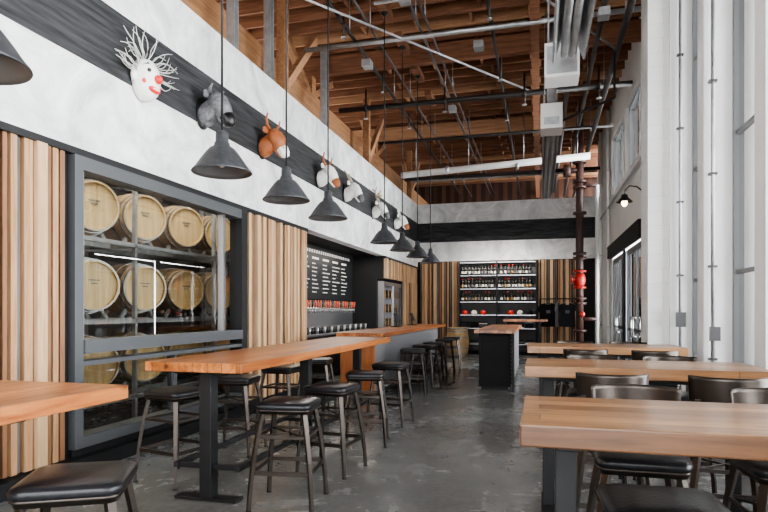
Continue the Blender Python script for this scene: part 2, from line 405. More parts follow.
b = MB()
b.cyl((-4.2, 11.9, 5.75), (1.7, 11.9, 5.75), .055, 'pipeb')
for x in (-3.6, -1.9, -.3, 1.1):
    b.cyl((x, 11.9, 5.75), (x, 11.9, 6.15), .02, 'pipeb'); b.cyl((x, 11.9, 5.75), (x, 11.9, 5.55), .02, 'pipeb'); b.cyl((x, 11.9, 5.53), (x, 11.9, 5.52), .05, 'galv')
    b.cyl((x-.04, 11.9, 5.75), (x+.04, 11.9, 5.75), .075, 'pipeb')
b.build("sprinkler_pipe")
b = MB()
for x, z, r in ((-3.0, 5.95, .03), (-2.65, 6.0, .018), (-1.9, 6.05, .022), (-1.75, 6.05, .016), (-.75, 6.0, .03), (.55, 6.05, .05), (.9, 5.85, .04), (1.2, 5.6, .05)):
    b.cyl((x, -2.5, z), (x, 23.5, z), r, 'pipeb' if r > .025 else 'dgalv')
    for y in range(0, 23, 3): b.cyl((x, y, z), (x, y, 6.58), .008, 'galv', seg=6)
for x in (-2.3, -1.1):
    b.cyl((x, 8, 5.83), (x+2.3, 8, 5.83), .025, 'galv')
b.cyl((-3.9, 9.3, 5.9), (1.6, 9.3, 5.9), .04, 'galv'); b.cyl((-3.9, 14, 5.6), (1.6, 14, 5.6), .035, 'pipeb')
b.cyl((-3.9, 17, 5.35), (1.6, 17, 5.35), .05, 'pipeb'); b.cyl((-3.9, 17.8, 5.45), (1.6, 17.8, 5.45), .03, 'galv')
b.cyl((-3.5, 7.4, 5.9), (-.2, 12.2, 5.9), .02, 'galv'); b.cyl((-1.2, 6.6, 5.95), (1.3, 10.8, 5.95), .02, 'galv')
for x, y, z in ((-1.9, 8.2, 5.95), (-.75, 7.6, 5.9), (-3.0, 10, 5.85), (.9, 9, 5.75), (-1.9, 13, 5.95), (-1.0, 9.9, 5.9)): b.box((x, y, z), (.16, .2, .12), 'galv')
for y in (8.4, 10.7, 13.0):
    for x in (-2.9, -.7): b.cyl((x, y, 5.95), (x, y, 5.6), .015, 'pipeb', seg=8); b.cyl((x, y, 5.6), (x, y, 5.585), .04, 'galv')
b.build("ceiling_conduits")
b = MB()
b.cyl((-3.6, 15.2, 5.05), (1.2, 15.2, 5.25), .085, 'pipew', seg=20)
for x in (-3.2, -1.8, -.4, .9): b.cyl((x, 15.2, 5.15), (x, 15.2, 6.5), .01, 'galv', seg=6)
for x in (-2.4, -.6): b.cyl((x, 15.2, 5.12), (x+.08, 15.2, 5.123), .10, 'galv')
b.build("drain_pipe")
def heater(name, x, y0, y1, z, k=1.5):
    b = MB()
    pr = [(-.13, 0), (-.07, .16), (.07, .16), (.13, 0), (.115, 0), (.062, .145), (-.062, .145), (-.115, 0)]
    pr = [(a*k, c*k) for a, c in pr]
    vs = [(x+a, y0, z+c) for a, c in pr]+[(x+a, y1, z+c) for a, c in pr]; n_ = len(pr)
    b.add(vs, [(i, (i+1) % n_, n_+(i+1) % n_, n_+i) for i in range(n_)], 'galv')
    for s_ in (-.05, .05): b.cyl((x+s_, y0, z+.08), (x+s_, y1, z+.08), .045, 'galv')
    b.bb(x-.17, x+.17, y0-.45, y0, z-.08, z+.32, 'pipew'); b.bb(x-.12, x+.12, y0-.455, y0-.45, z-.02, z+.1, 'galv')
    b.cyl((x, y0-.3, z+.32), (x, y0-.3, 6.1), .07, 'galv')
    b.cyl((x+.17, y0-.2, z+.1), (1.15, y0-.2, z+.4), .02, 'pipeb'); b.cyl((1.15, y0-.2, z+.4), (1.15, y0-.2, 5.55), .02, 'pipeb')
    for q in range(4):
        y = y0+.3+(y1-y0-.6)*q/3
        b.cyl((x-.1, y, z+.2), (x-.1, y, 6.58), .006, 'galv', seg=6); b.cyl((x+.1, y, z+.2), (x+.1, y, 6.58), .006, 'galv', seg=6)
        b.bb(x-.14, x+.14, y-.02, y+.02, z+.24, z+.27, 'galv')
    return b.build(name)
heater("tube_heater", .18, 10.1, 16.4, 4.42, 1.1)
heater("tube_heater", .34, 5.6, 7.5, 4.50, 1.5)
one("unit_heater", [(.06, .50, 7.95, 8.35, 4.5, 4.95, 'pipew'), (.09, .47, 7.94, 7.95, 4.54, 4.9, 'galv'), (.1, .12, 8.1, 8.12, 4.95, 6.58, 'galv'), (.44, .46, 8.1, 8.12, 4.95, 6.58, 'galv')])

# ------------------------------------------------------------------ barrel room
b = MB(); b.bb(-8.1, -8.0, 3.0, 9.3, 0, 4.9, 'barrelwall'); b.bb(-8.0, -4.4, 3.0, 3.1, 0, 4.9, 'barrelwall'); b.bb(-8.0, -4.4, 9.2, 9.28, 0, 4.9, 'barrelwall')
b.build("wall_barrel_room")
def barrel_mesh(axis, scale=1):
    b = MB(); L = .9; R0 = .285; R1 = .345
    prof = []
    for i in range(13):
        t = i/12; r = R0+(R1-R0)*math.sin(math.pi*t)**.9; prof.append((r*scale, (t-.5)*L*scale))
    b.lathe(prof, (0, 0, 0), 'oak', 32, axis)
    for sgn in (-1, 1):
        e = sgn*L/2*scale
        b.lathe([(R0*scale, e), ((R0-.018)*scale, e), ((R0-.018)*scale, e-sgn*.03), (.001, e-sgn*.03)], (0, 0, 0), 'oakhead', 32, axis, False)
    for t in (.03, .13, .32, .68, .87, .97):
        r = R0+(R1-R0)*math.sin(math.pi*t)**.9; h = (t-.5)*L*scale; w = .02*scale
        b.lathe([((r-.012)*scale, h-w), ((r+.006)*scale, h-w), ((r+.006)*scale, h+w), ((r-.012)*scale, h+w)], (0, 0, 0), 'hoop', 32, axis, False)
    if axis == 'x':
        b.box((L/2-.024, 0, .06), (.004, .13, .014), 'mgrey'); b.box((L/2-.024, 0, .02), (.004, .08, .012), 'mgrey')
    return b
src = None
tiers = (.79, 1.72, 2.65)
RA = math.radians(-24); dx, dy = math.cos(RA), math.sin(RA)
ctr = [(-5.0-.45*dx, y-.45*dy) for y in (3.85, 4.75, 5.65, 6.55, 7.47, 8.4)]
for z in tiers:
    for x, y in ctr:
        if src is None: src = barrel_mesh('x').build("wine_barrel", (x, y, z), RA)
        else: dup(src, (x, y, z), RA)
b = MB()
for x in (-5.2, -5.65):
    for z in tiers:
        b.bb(x-.03, x+.03, 3.5, 8.9, z-.46, z-.395, 'galv')
    for z in tiers:
        for cx, cy in ctr:
            yy = cy+(x-cx)*math.tan(RA)
            for s_ in (-1, 1): b.beam((x, yy+s_*.33, z-.40), (x, yy+s_*.23, z-.29), .05, .03, 'galv', up=(1, 0, 0))
for y in (3.55, 8.88):
    for x in (-5.2, -5.65): b.bb(x-.03, x+.03, y-.03, y+.03, 0.001, 3.2, 'galv')
for y in (4.35, 6.12, 7.92): b.bb(-4.86, -4.81, y-.02, y+.02, 0.001, 3.1, 'galv')
for z in tiers:
    b.bb(-4.86, -4.81, 3.5, 8.9, z-.45, z-.40, 'galv')
    for y in (3.55, 4.35, 6.12, 7.92, 8.88): b.bb(-5.65, -4.83, y-.025, y+.025, z-.455, z-.405, 'galv')
b.build("barrel_rack")

b = MB(); x0, x1 = LX-.15, LX+.03
b.bb(x0, x1, 4.2, 4.3, .2, 2.80, 'frame'); b.bb(x0, x1, 7.14, 7.3, .2, 2.80, 'black')
b.bb(x0, x1, 4.3, 7.14, 2.68, 2.80, 'frame'); b.bb(x0, x1, 4.3, 7.14, .2, .3, 'frame')
b.bb(x0, x1+.02, 4.3, 7.14, 1.04, 1.16, 'frame'); b.bb(x0, x1, 4.3, 7.14, .93, .97, 'frame')
b.bb(x0+.04, x1-.05, 4.3, 4.36, 1.16, 2.68, 'steel'); b.bb(x0+.04, x1-.05, 6.75, 6.8, 1.16, 2.68, 'steel')
b.bb(x0+.04, x1-.05, 5.7, 5.75, .3, .93, 'frame')
b.add([(LX-.06, 4.3, .3), (LX-.06, 7.14, .3), (LX-.06, 7.14, 2.68), (LX-.06, 4.3, 2.68)], [(0, 1, 2, 3)], 'glass')
b.build("window_20")

# ------------------------------------------------------------------ bar service zone
b = MB()
BX = -4.85
b.bb(BX-.1, BX, 9.5, 14.8, 0, 1.62, 'steel'); b.bb(BX-.1, BX, 9.5, 14.8, 1.62, 4.9, 'blackmatte')
b.bb(BX, LX-T-.001, 9.4, 9.5, 0, 2.86, 'blackmatte'); b.bb(BX, LX-T-.001, 14.8, 14.9, 0, 2.86, 'blackmatte')
b.bb(BX, LX-T-.001, 9.5, 14.8, 2.88, 2.95, 'blackmatte')
b.build("wall_bar_recess")
b = MB(); b.bb(BX+.001, BX+.03, 9.7, 14.7, 1.68, 2.84, 'board')
random.seed(3)
for c in range(7):
    y0 = 9.95+c*.64
    b.bb(BX+.03, BX+.034, y0, y0+.38, 2.56, 2.605, 'chalk')
    for r_ in range(8):
        z = 2.45-r_*.09; w = random.uniform(.2, .42)
        yy = y0
        while yy < y0+w:
            l = random.uniform(.04, .1); b.bb(BX+.03, BX+.033, yy, yy+l, z, z+.022, 'chalk'); yy += l+.025
for yy in [10+.14*i for i in range(32)]:
    if (yy*7) % 1 < .85: b.bb(BX+.03, BX+.034, yy, yy+.08, 2.70, 2.765, 'chalk')
b.build("menu_board")
b = MB()
b.cyl((BX+.12, 9.8, 1.45), (BX+.12, 14.5, 1.45), .04, 'steel')
for i in range(30):
    y = 9.95+i*.15; b.cyl((BX+.12, y, 1.45), (BX+.2, y, 1.45), .012, 'steel', seg=8)
    b.cyl((BX+.2, y, 1.47), (BX+.2, y, 1.36), .011, 'steel', seg=8)
    b.loft([(BX+.2, y, 1.47), (BX+.21, y, 1.52), (BX+.22, y, 1.64)], [.01, .02, .016], ['mred', 'mbrown', 'mblack', 'mbrown'][i % 4], 8)
for y in (10, 11.5, 13, 14.4): b.cyl((BX+.0, y, 1.45), (BX+.12, y, 1.45), .02, 'steel')
b.build("beer_tap_rail")
b = MB(); b.bb(BX+.01, BX+.6, 9.6, 14.7, .9, .94, 'steel'); b.bb(BX+.02, BX+.56, 9.62, 14.68, .1, .9, 'blacksteel'); b.bb(BX+.06, BX+.5, 9.66, 14.6, .001, .1, 'black')
for i in range(6): b.bb(BX+.56, BX+.575, 9.7+i*.83, 10.45+i*.83, .16, .86, 'blacksteel')
b.build("back_bar_counter", bevel=.004)
b = MB()
for i in range(34):
    y = 9.8+i*.14
    for x in (BX+.36, BX+.47): b.lathe([(.001, .941), (.026, .941), (.036, 1.08), (.033, 1.08), (.024, .95), (.001, .95)], (x, y, 0), 'blacksteel' if i % 3 else 'steel', 10)
b.build("beer_glass_collection")

b = MB(); x = LX-.05
b.bb(x-.6, x, 14.92, 14.97, .02, 2.2, 'steel'); b.bb(x-.6, x, 16.85, 16.9, .02, 2.2, 'steel')
b.bb(x-.6, x, 14.97, 16.85, 2.1, 2.2, 'steel'); b.bb(x-.6, x, 14.97, 16.85, .02, .2, 'steel'); b.bb(x-.6, x-.56, 14.97, 16.85, .2, 2.1, 'fridge')
b.bb(x-.02, x+.03, 15.86, 15.96, .2, 2.1, 'steel')
for z in (.55, .95, 1.35, 1.75):
    b.bb(x-.55, x-.05, 14.97, 16.85, z, z+.015, 'steel')
    for i in range(16): b.cyl((x-.2, 15.05+i*.115, z+.015), (x-.2, 15.05+i*.115, z+.24), .033, 'bottle' if i % 3 else 'capgold', seg=8)
for y in (15.80, 16.02): b.cyl((x+.06, y, .9), (x+.06, y, 1.5), .012, 'black')
b.add([(x, 14.97, .2), (x, 16.85, .2), (x, 16.85, 2.1), (x, 14.97, 2.1)], [(0, 1, 2, 3)], 'winglass')
b.build("glass_door_fridge")

b = MB()
b.bb(-3.22, -2.40, 8.95, 15.2, 1.0, 1.06, 'top')
b.bb(-3.12, -2.62, 9.05, 15.1, .001, 1.0, 'blacksteel')
b.bb(-2.62, -2.60, 9.05, 15.1, .1, .99, 'perf')
b.bb(-3.16, -2.58, 9.0, 9.05, .05, 1.0, 'barfront')
b.cyl((-2.42, 9.1, .2), (-2.42, 15.0, .2), .02, 'steel')
for y in (9.2, 11, 13, 14.9): b.cyl((-2.42, y, .2), (-2.6, y, .2), .014, 'steel', seg=8)
b.build("bar_counter", bevel=.004)
def pos(loc):
    b = MB(); b.bb(-.11, .11, -.09, .09, 0, .02, 'black'); b.beam((0, .02, .02), (-.03, .02, .16), .04, .03, 'black')
    b.box((-.0, 0, .2), (.02, .30, .2), 'black', (0, math.radians(-20), 0)); b.box((.012, 0, .2), (.003, .27, .17), 'board', (0, math.radians(-20), 0))
    return b.build("pos_terminal", loc)
pos((-3.0, 12.2, 1.061)); pos((-3.0, 13.8, 1.061))

# ------------------------------------------------------------------ tables
def table_y(name, x0, x1, y0, y1, posts, z=1.05, t=.07):
    b = MB()
    b.bb(x0, x1, y0, y1, z-t, z, 'top')
    xc = (x0+x1)/2
    for y in posts:
        b.bb(xc-.05, xc+.05, y-.05, y+.05, .02, z-t-.02, 'black')
        b.bb(xc-.26, xc+.26, y-.06, y+.06, .001, .022, 'black')
        b.bb(xc-.28, xc+.28, y-.04, y+.04, z-t-.03, z-t, 'black')
        b.beam((xc-.26, y, .25), (xc+.26, y, .25), .04, .04, 'black')
    b.bb(xc-.02, xc+.02, posts[0], posts[-1], z-t-.07, z-t-.02, 'black')
    for s_ in (-.26, .26): b.bb(xc+s_-.02, xc+s_+.02, posts[0]-.04, posts[-1]+.04, .23, .27, 'black')
    return b.build(name, bevel=.005)
table_y("bar_table", -2.82, -2.03, 3.68, 7.9, (3.90, 5.8, 7.6))
table_y("bar_table", -2.82, -2.02, -.8, 2.51, (-.4, 1.98))
def table_x(x0, x1, y0, y1, z=1.05, t=.075):
    b = MB(); b.bb(x0, x1, y0, y1, z-t, z, 'topx'); yc = (y0+y1)/2
    for x in (x0+.16, x1-.16):
        b.bb(x-.04, x+.04, yc-.04, yc+.04, .02, z-t-.01, 'black')
        b.bb(x-.05, x+.05, yc-.28, yc+.28, .001, .022, 'black')
        b.bb(x-.04, x+.04, yc-.27, yc+.27, z-t-.025, z-t, 'black')
    b.bb(x0+.16, x1-.16, yc-.02, yc+.02, z-t-.06, z-t-.02, 'black')
    return b.build("bar_table", bevel=.006)
for y, x in ((1.98, -.065), (4.05, -.1), (6.3, -.13)): table_x(x, 1.42, y, y+.68)
b = MB()
b.bb(-1.12, -.42, 10.3, 14.2, 1.02, 1.08, 'top'); b.bb(-1.06, -.5, 10.5, 14.1, .06, 1.02, 'blackmatte'); b.bb(-.5, -.485, 10.5, 14.1, .1, 1.0, 'perf')
b.bb(-1.02, -.54, 10.54, 14.06, .001, .06, 'black'); b.bb(-.48, -.43, 10.32, 10.38, .001, 1.02, 'black'); b.bb(-1.03, -.53, 10.488, 10.5, .12, .98, 'blackmatte')
b.build("island_counter", bevel=.004)
b = MB(); b.bb(-.95, .2, 15.9, 16.6, 1.12, 1.18, 'top')
for x in (-.75, .0): b.bb(x-.04, x+.04, 16.2, 16.3, .02, 1.12, 'black'); b.bb(x-.05, x+.05, 16.0, 16.5, .001, .02, 'black')
b.bb(-.75, .0, 16.23, 16.27, .3, .34, 'black')
b.build("bar_table", bevel=.004)

# ------------------------------------------------------------------ stools
def rsq(hw, r, z, n=5):
    out = []
    for cx, cy, a0 in ((1, 1, 0), (-1, 1, 90), (-1, -1, 180), (1, -1, 270)):
        for i in range(n+1):
            a = math.radians(a0+90*i/n); out.append((cx*(hw-r)+r*math.cos(a), cy*(hw-r)+r*math.sin(a), z))
    return out
def sqloft(b, rings, mat, cap=(True, True)):
    n_ = len(rings[0]); vs = [p for r in rings for p in r]; fs = []; sm = []
    for i in range(len(rings)-1):
        for k in range(n_): fs.append((i*n_+k, i*n_+(k+1) % n_, (i+1)*n_+(k+1) % n_, (i+1)*n_+k)); sm.append(True)
    if cap[0]: fs.append(tuple(range(n_-1, -1, -1))); sm.append(False)
    if cap[1]: fs.append(tuple((len(rings)-1)*n_+k for k in range(n_))); sm.append(True)
    b.add(vs, fs, mat, sm)
def stool(back=False):
    b = MB(); S = .76
    sqloft(b, [rsq(.185, .04, S-.075), rsq(.19, .045, S-.05)], 'gun')
    sqloft(b, [rsq(.19, .045, S-.05), rsq(.2, .055, S-.04), rsq(.205, .06, S-.02), rsq(.198, .06, S-.006), rsq(.17, .05, S+.004), rsq(.08, .03, S+.010)], 'vinyl')
    sqloft(b, [rsq(.193, .045, S-.058), rsq(.197, .045, S-.05), rsq(.193, .045, S-.042)], 'gun')
    def leg(z, sx, sy):
        t = (S-.075-z)/(S-.075); o = .155+.075*t+.012*math.sin(math.pi*t); return (sx*o, sy*o, z)
    for sx in (-1, 1):
        for sy in (-1, 1):
            zs = (S-.07, .55, .35, .15, .012)
            P = [leg(z, sx, sy) for z in zs]
            for i in range(4): b.beam(P[i], P[i+1], .036-.003*i, .026, 'gun', up=(sx, sy, 0), w1=.036-.003*(i+1))
            b.cyl((P[-1][0], P[-1][1], 0.001), (P[-1][0], P[-1][1], .015), .02, 'black', seg=10)
    for z, h in ((.27, .03), (.52, .02)):
        c = [leg(z, 1, 1), leg(z, -1, 1), leg(z, -1, -1), leg(z, 1, -1)]
        for i in range(4): b.beam(c[i], c[(i+1) % 4], .012, h, 'gun')
    b.beam(leg(.52, 1, 1), leg(.52, -1, -1), .012, .012, 'gun'); b.beam(leg(.52, -1, 1), leg(.52, 1, -1), .012, .012, 'gun')
    if back:
        pts = []; 
        N = 12
        for i in range(N+1):
            a = math.radians(-62+124*i/N); pts.append((math.sin(a)*.225, math.cos(a)*.235-.02))
        vs = []; fs = []
        rows = [(.90, 1.0), (.92, 1.01), (1.03, 1.05), (1.05, 1.05)]
        for z, k in rows:
            for x, y in pts: vs.append((x*k, y*k, z))
        for z, k in rows:
            for x, y in pts: vs.append((x*(k-.05), y*(k-.05), z))
        n_ = N+1; R_ = len(rows)
        for r_ in range(R_-1):
            for i in range(N):
                fs.append((r_*n_+i, r_*n_+i+1, (r_+1)*n_+i+1, (r_+1)*n_+i)); o = R_*n_
                fs.append((o+r_*n_+i, o+(r_+1)*n_+i, o+(r_+1)*n_+i+1, o+r_*n_+i+1))
        o = R_*n_
        for i in range(N): fs.append((i, o+i, o+i+1, i+1)); q = (R_-1)*n_; fs.append((q+i, q+i+1, o+q+i+1, o+q+i))
        for e in (0, N):
            for r_ in range(R_-1): fs.append((r_*n_+e, (r_+1)*n_+e, o+(r_+1)*n_+e, o+r_*n_+e))
        b.add(vs, fs, 'gun', True)
        for sx in (-1, 1): b.beam((sx*.165, .165, S-.06), (sx*.17, .175, .92), .03, .012, 'gun', up=(0, 1, 0))
    return b
st = None
def put_stool(x, y, rz):
    global st
    if st is None: st = stool().build("bar_stool", (x, y, 0), rz)
    else: dup(st, (x, y, 0), rz)
for x, y, a in ((-1.80, 3.98, 8), (-1.80, 4.9, -6), (-1.82, 6.0, 12), (-1.82, 7.1, -5), (-2.12, 9.8, 6), (-2.12, 10.9, -8), (-2.12, 11.9, 0), (-2.12, 13.2, 10), (-2.12, 14.3, 3),
                (-2.98, 4.3, -12), (-2.98, 5.3, 6), (-2.98, 6.4, -4), (-2.98, 7.5, 9), (-1.83, 1.97, 28), (-2.98, 1.6, 5), (.42, 2.22, 2), (1.0, 2.2, -2)):
    put_stool(x, y, math.radians(a))
cb = None
for x, y, a in ((.45, 2.98, 0), (1.08, 3.0, 4), (.42, 5.05, -3), (1.02, 5.05, 5), (.4, 7.25, 2), (1.0, 7.27, -4),
                (.42, 3.84, 180), (1.05, 3.82, 176), (.42, 6.05, 184), (1.05, 6.05, 180)):
    if cb is None: cb = stool(True).build("bar_chair", (x, y, 0), math.radians(a))
    else: dup(cb, (x, y, 0), math.radians(a))

# ------------------------------------------------------------------ pendants
def pendant():
    b = MB()
    out = [(.228, 0), (.232, .006), (.228, .014), (.205, .04), (.165, .10), (.125, .155), (.095, .19), (.062, .21), (.058, .235), (.05, .24), (.048, .31), (.03, .325), (.012, .335)]
    b.lathe(out, (0, 0, 0), 'lamp', 40)
    b.lathe([(.228, 0), (.20, .035), (.16, .095), (.12, .15), (.088, .185), (.001, .19)], (0, 0, .0), 'lampin', 40)
    b.cyl((0, 0, .19), (0, 0, .12), .022, 'black'); b.ball((0, 0, .085), (.032, .032, .042), 'label', 12, 8)
    b.cyl((0, 0, .33), (0, 0, 3.66), .009, 'black', seg=8)
    b.lathe([(.001, 3.68), (.06, 3.68), (.06, 3.66), (.012, 3.63)], (0, 0, 0), 'black', 20)
    b.box((0, 0, 3.74), (.14, .7, .12), 'joist')
    return b
pb = None
for y in (1.98, 4.05, 5.24, 6.4, 8.95, 10.2, 11.55, 13.0):
    if pb is None: pb = pendant().build("pendant_lamp", (-2.4, y, 2.5))
    else: dup(pb, (-2.4, y, 2.5))

# ------------------------------------------------------------------ wall masks
def clown():
    b = MB()
    b.loft([(0, 0, 0), (.05, 0, 0), (.12, 0, 0), (.17, 0, 0), (.19, 0, 0)], [(.16, .21), (.165, .215), (.14, .19), (.08, .12), (.02, .03)], 'mwhite', 24)
    b.ball((.20, 0, -.01), .045, 'mred'); b.ball((.155, 0, -.11), (.03, .085, .035), 'mred'); b.ball((.175, 0, -.11), (.02, .055, .012), 'mwhite')
    for s_ in (-1, 1):
        b.ball((.15, s_*.07, .06), (.02, .035, .028), 'mblack'); b.loft([(.14, s_*.03, .11), (.13, s_*.07, .14), (.11, s_*.115, .11)], [.008, .012, .006], 'mblack', 8)
        b.ball((.12, s_*.11, -.05), (.02, .03, .03), 'mred'); b.ball((.04, s_*.17, 0), (.03, .03, .06), 'mwhite')
    rnd = random.Random(5)
    for i in range(38):
        a = math.radians(rnd.uniform(-5, 185)); l = rnd.uniform(.2, .38)
        d = Vector((rnd.uniform(-.0, .25), math.cos(a)*1.6, math.sin(a)*.6)).normalized()
        p = Vector((.06, math.cos(a)*.13, .06+math.sin(a)*.14)); pts = [p]
        side = Vector((0, -d.z, d.y))*rnd.uniform(-.1, .1)
        for k in range(1, 6): t = k/5; pts.append(p+d*l*t+side*math.sin(t*3)+Vector((rnd.uniform(0, .012), 0, 0)))
        b.loft(pts, [.005, .005, .005, .005, .004, .003], 'wire', 5)
    return b
def beast(col, muz, ears=.12, horns=None, hornmat='horn', neck=.12, patch=None, w=1.0):
    b = MB()
    b.loft([(0, 0, 0), (.02, 0, 0)], [(.13, .19), (.13, .19)], 'mblack', 20)
    b.loft([(.015, 0, -.03), (.05, 0, -.03), (.16, 0, .05), (.22, 0, .10)], [(neck, neck*1.2), (neck*.9, neck*1.15), (neck*.85, neck*1.05), (neck*.7, neck*.8)], col, 16, up=(0, 0, 1))
    P = [(.13, 0, .20), (.17, 0, .17), (.22, 0, .11), (.28, 0, .03), (.33, 0, -.06), (.37, 0, -.13), (.385, 0, -.17), (.39, 0, -.19)]
    R = [(.03, .03), (.085, .075), (.115, .10), (.095, .09), (.068, .07), (.06, .062), (.05, .045), (.015, .015)]
    R = [(a*w, c*w) for a, c in R]; k = 5
    b.loft(P[:k], R[:k], col, 18); b.loft(P[k-1:], R[k-1:], muz, 18)
    b.loft([(.20, 0, .0), (.27, 0, -.10), (.325, 0, -.18)], [(.06*w, .04), (.045*w, .035), (.03*w, .02)], col, 12)
    if patch:
        b.loft([(.245, 0, .19), (.305, 0, .09), (.36, 0, -.02), (.39, 0, -.09)], [(.03, .02), (.04, .025), (.035, .025), (.03, .02)], patch, 12)
    for s_ in (-1, 1):
        b.ball((.27, s_*.085*w, .09), (.018, .014, .02), 'mblack'); b.ball((.405, s_*.03, -.15), (.008, .012, .012), 'mblack')
        b.loft([(.15, s_*.08, .17), (.14, s_*(.08+ears*.5), .19), (.15, s_*(.08+ears), .17), (.16, s_*(.08+ears*1.35), .14)], [(.02, .02), (.022, .05), (.02, .045), (.004, .006)], col, 10)
    if horns:
        for s_ in (-1, 1):
            for path in horns:
                n_ = len(path); b.loft([(x, s_*y, z) for x, y, z in path], [.028*(1-i/(n_)*.85) for i in range(n_)], hornmat, 10)
    return b
bull = [[(.16, .05, .22), (.16, .14, .26), (.18, .2, .33), (.2, .2, .41)]]
goat = [[(.15, .04, .23), (.10, .07, .34), (.06, .11, .42), (.05, .16, .45)]]
stag = [[(.15, .05, .22), (.12, .10, .34), (.12, .18, .44), (.16, .2, .56)], [(.12, .10, .34), (.2, .13, .42)], [(.12, .17, .43), (.07, .24, .5)]]
ante = [[(.15, .04, .22), (.12, .06, .36), (.10, .10, .5), (.12, .13, .62)]]
MX = LX+.014
clown().build("clown_mask", (MX, 5.1, 3.78), 0)
beast('mgrey', 'mblack', .10, [[(.16, .06, .20), (.18, .12, .25), (.22, .13, .30)]], 'mgrey', w=1.25).build("bull_head_sculpture", (MX, 6.2, 3.80))
beast('mbrown', 'mwhite', .14, bull, 'mbrown', patch='mwhite', w=1.25).build("cow_head_sculpture", (MX, 7.75, 3.83))
beast('mwhite', 'mbrown', .12, bull, 'mbrown', w=1.1).build("ox_head_sculpture", (MX, 10.0, 3.86))
beast('mwhite', 'mgrey', .15, goat, 'horn', w=1.05).build("goat_head_sculpture", (MX, 11.5, 3.86))
beast('mwhite', 'mgrey', .15, stag, 'horn', w=1.1).build("deer_head_sculpture", (MX, 13.6, 3.83))
beast('mwhite', 'mbrown', .15, ante, 'mwhite', w=1.1).build("antelope_head_sculpture", (MX, 15.8, 3.86))

# ------------------------------------------------------------------ retail shelf on back wall
b = MB(); y1 = BY-.002; y0 = BY-.32
for x in (-2.55, -1.35, -.13): b.bb(x, x+.05, y0, y1, .001, 3.0, 'black')
b.bb(-2.5, -.1, y1-.02, y1, .1, 3.0, 'dark')
zs = (.35, .85, 1.28, 1.70, 2.12, 2.55)
for z in zs+(2.97,): b.bb(-2.5, -.13, y0, y1-.02, z-.03, z, 'steel')
b.build("display_shelf")
b = MB(); rnd = random.Random(9)
prof = [(.001, 0), (.038, 0), (.041, .01), (.041, .19), (.032, .225), (.016, .26), (.015, .315), (.018, .318), (.018, .33), (.001, .33)]
for z in zs[3:]:
    x = -2.42
    while x < -.2:
        if not (-1.37 < x < -1.27):
            yy = BY-.27
            b.lathe(prof, (x, yy, z), 'bottle', 8); b.lathe([(.0425, .05), (.0425, .13)], (x, yy, z), rnd.choice(['label', 'label', 'capgold', 'pipew', 'shirt3', 'shirt3']), 8)
            b.lathe([(.0188, .29), (.0188, .331)], (x, yy, z), rnd.choice(['mred', 'bottle', 'bottle']), 8)
        x += rnd.choice([.095, .10, .11, .13])
b.build("bottle_collection", weld=False)
b = MB()
for z in (.35, .85, 1.28):
    x = -2.35
    while x < -.3:
        if abs(x+1.32) > .16:
            m = rnd.choice(['shirt1', 'pipew', 'shirt3', 'label', 'mred', 'label'])
            if z == 1.28:
                b.ball((x, BY-.17, z+.055), (.1, .1, .095), m, 12, 8); b.box((x, BY-.28, z+.02), (.15, .09, .012), m)
            else:
                for k in range(rnd.choice([3, 4, 5])): b.box((x, BY-.17, z+.02+k*.04), (.24, .26, .034), rnd.choice(['shirt1', 'shirt2', 'shirt3', m]))
        x += .29
b.build("folded_merchandise", weld=False)

barrel_mesh('z').build("wine_barrel", (-2.42, 17.6, .451), 0)

b = MB()
b.cyl((.0, 17.3, 1.75), (.95, 17.3, 1.75), .015, 'black')
for x in (.0, .95): b.cyl((x, 17.3, .03), (x, 17.3, 1.75), .015, 'black'); b.bb(x-.02, x+.02, 17.05, 17.55, .001, .03, 'black')
b.cyl((.0, 17.3, .3), (.95, 17.3, .3), .012, 'black')
b.build("clothing_rack")
def tshirt(name, loc, rz, mat):
    b = MB()
    out = [(-.09, 0), (-.2, -.04), (-.33, -.2), (-.25, -.27), (-.2, -.2), (-.21, -.68), (.21, -.68), (.2, -.2), (.25, -.27), (.33, -.2), (.2, -.04), (.09, 0), (.05, -.05), (-.05, -.05)]
    n_ = len(out); th = .035
    b.add([(x, -th, z) for x, z in out]+[(x, th, z) for x, z in out], [tuple(range(n_)), tuple(range(2*n_-1, n_-1, -1))]+[(i, i+n_, (i+1) % n_+n_, (i+1) % n_) for i in range(n_)], mat)
    b.box((0, -th-.002, -.25), (.12, .003, .09), 'shirt3')
    b.loft([(-.15, 0, -.02), (0, 0, .045), (.15, 0, -.02)], [.006]*3, 'steel', 6); b.loft([(0, 0, .045), (0, 0, .09), (.02, 0, .11)], [.004]*3, 'steel', 6)
    return b.build(name, loc, rz, bevel=.012)
tshirt("tshirt", (.22, 17.3, 1.63), math.radians(15), 'shirt1'); tshirt("tshirt", (.76, 17.3, 1.63), math.radians(-15), 'shirt2'); tshirt("tshirt", (.49, 17.3, 1.63), math.radians(80), 'shirt3')

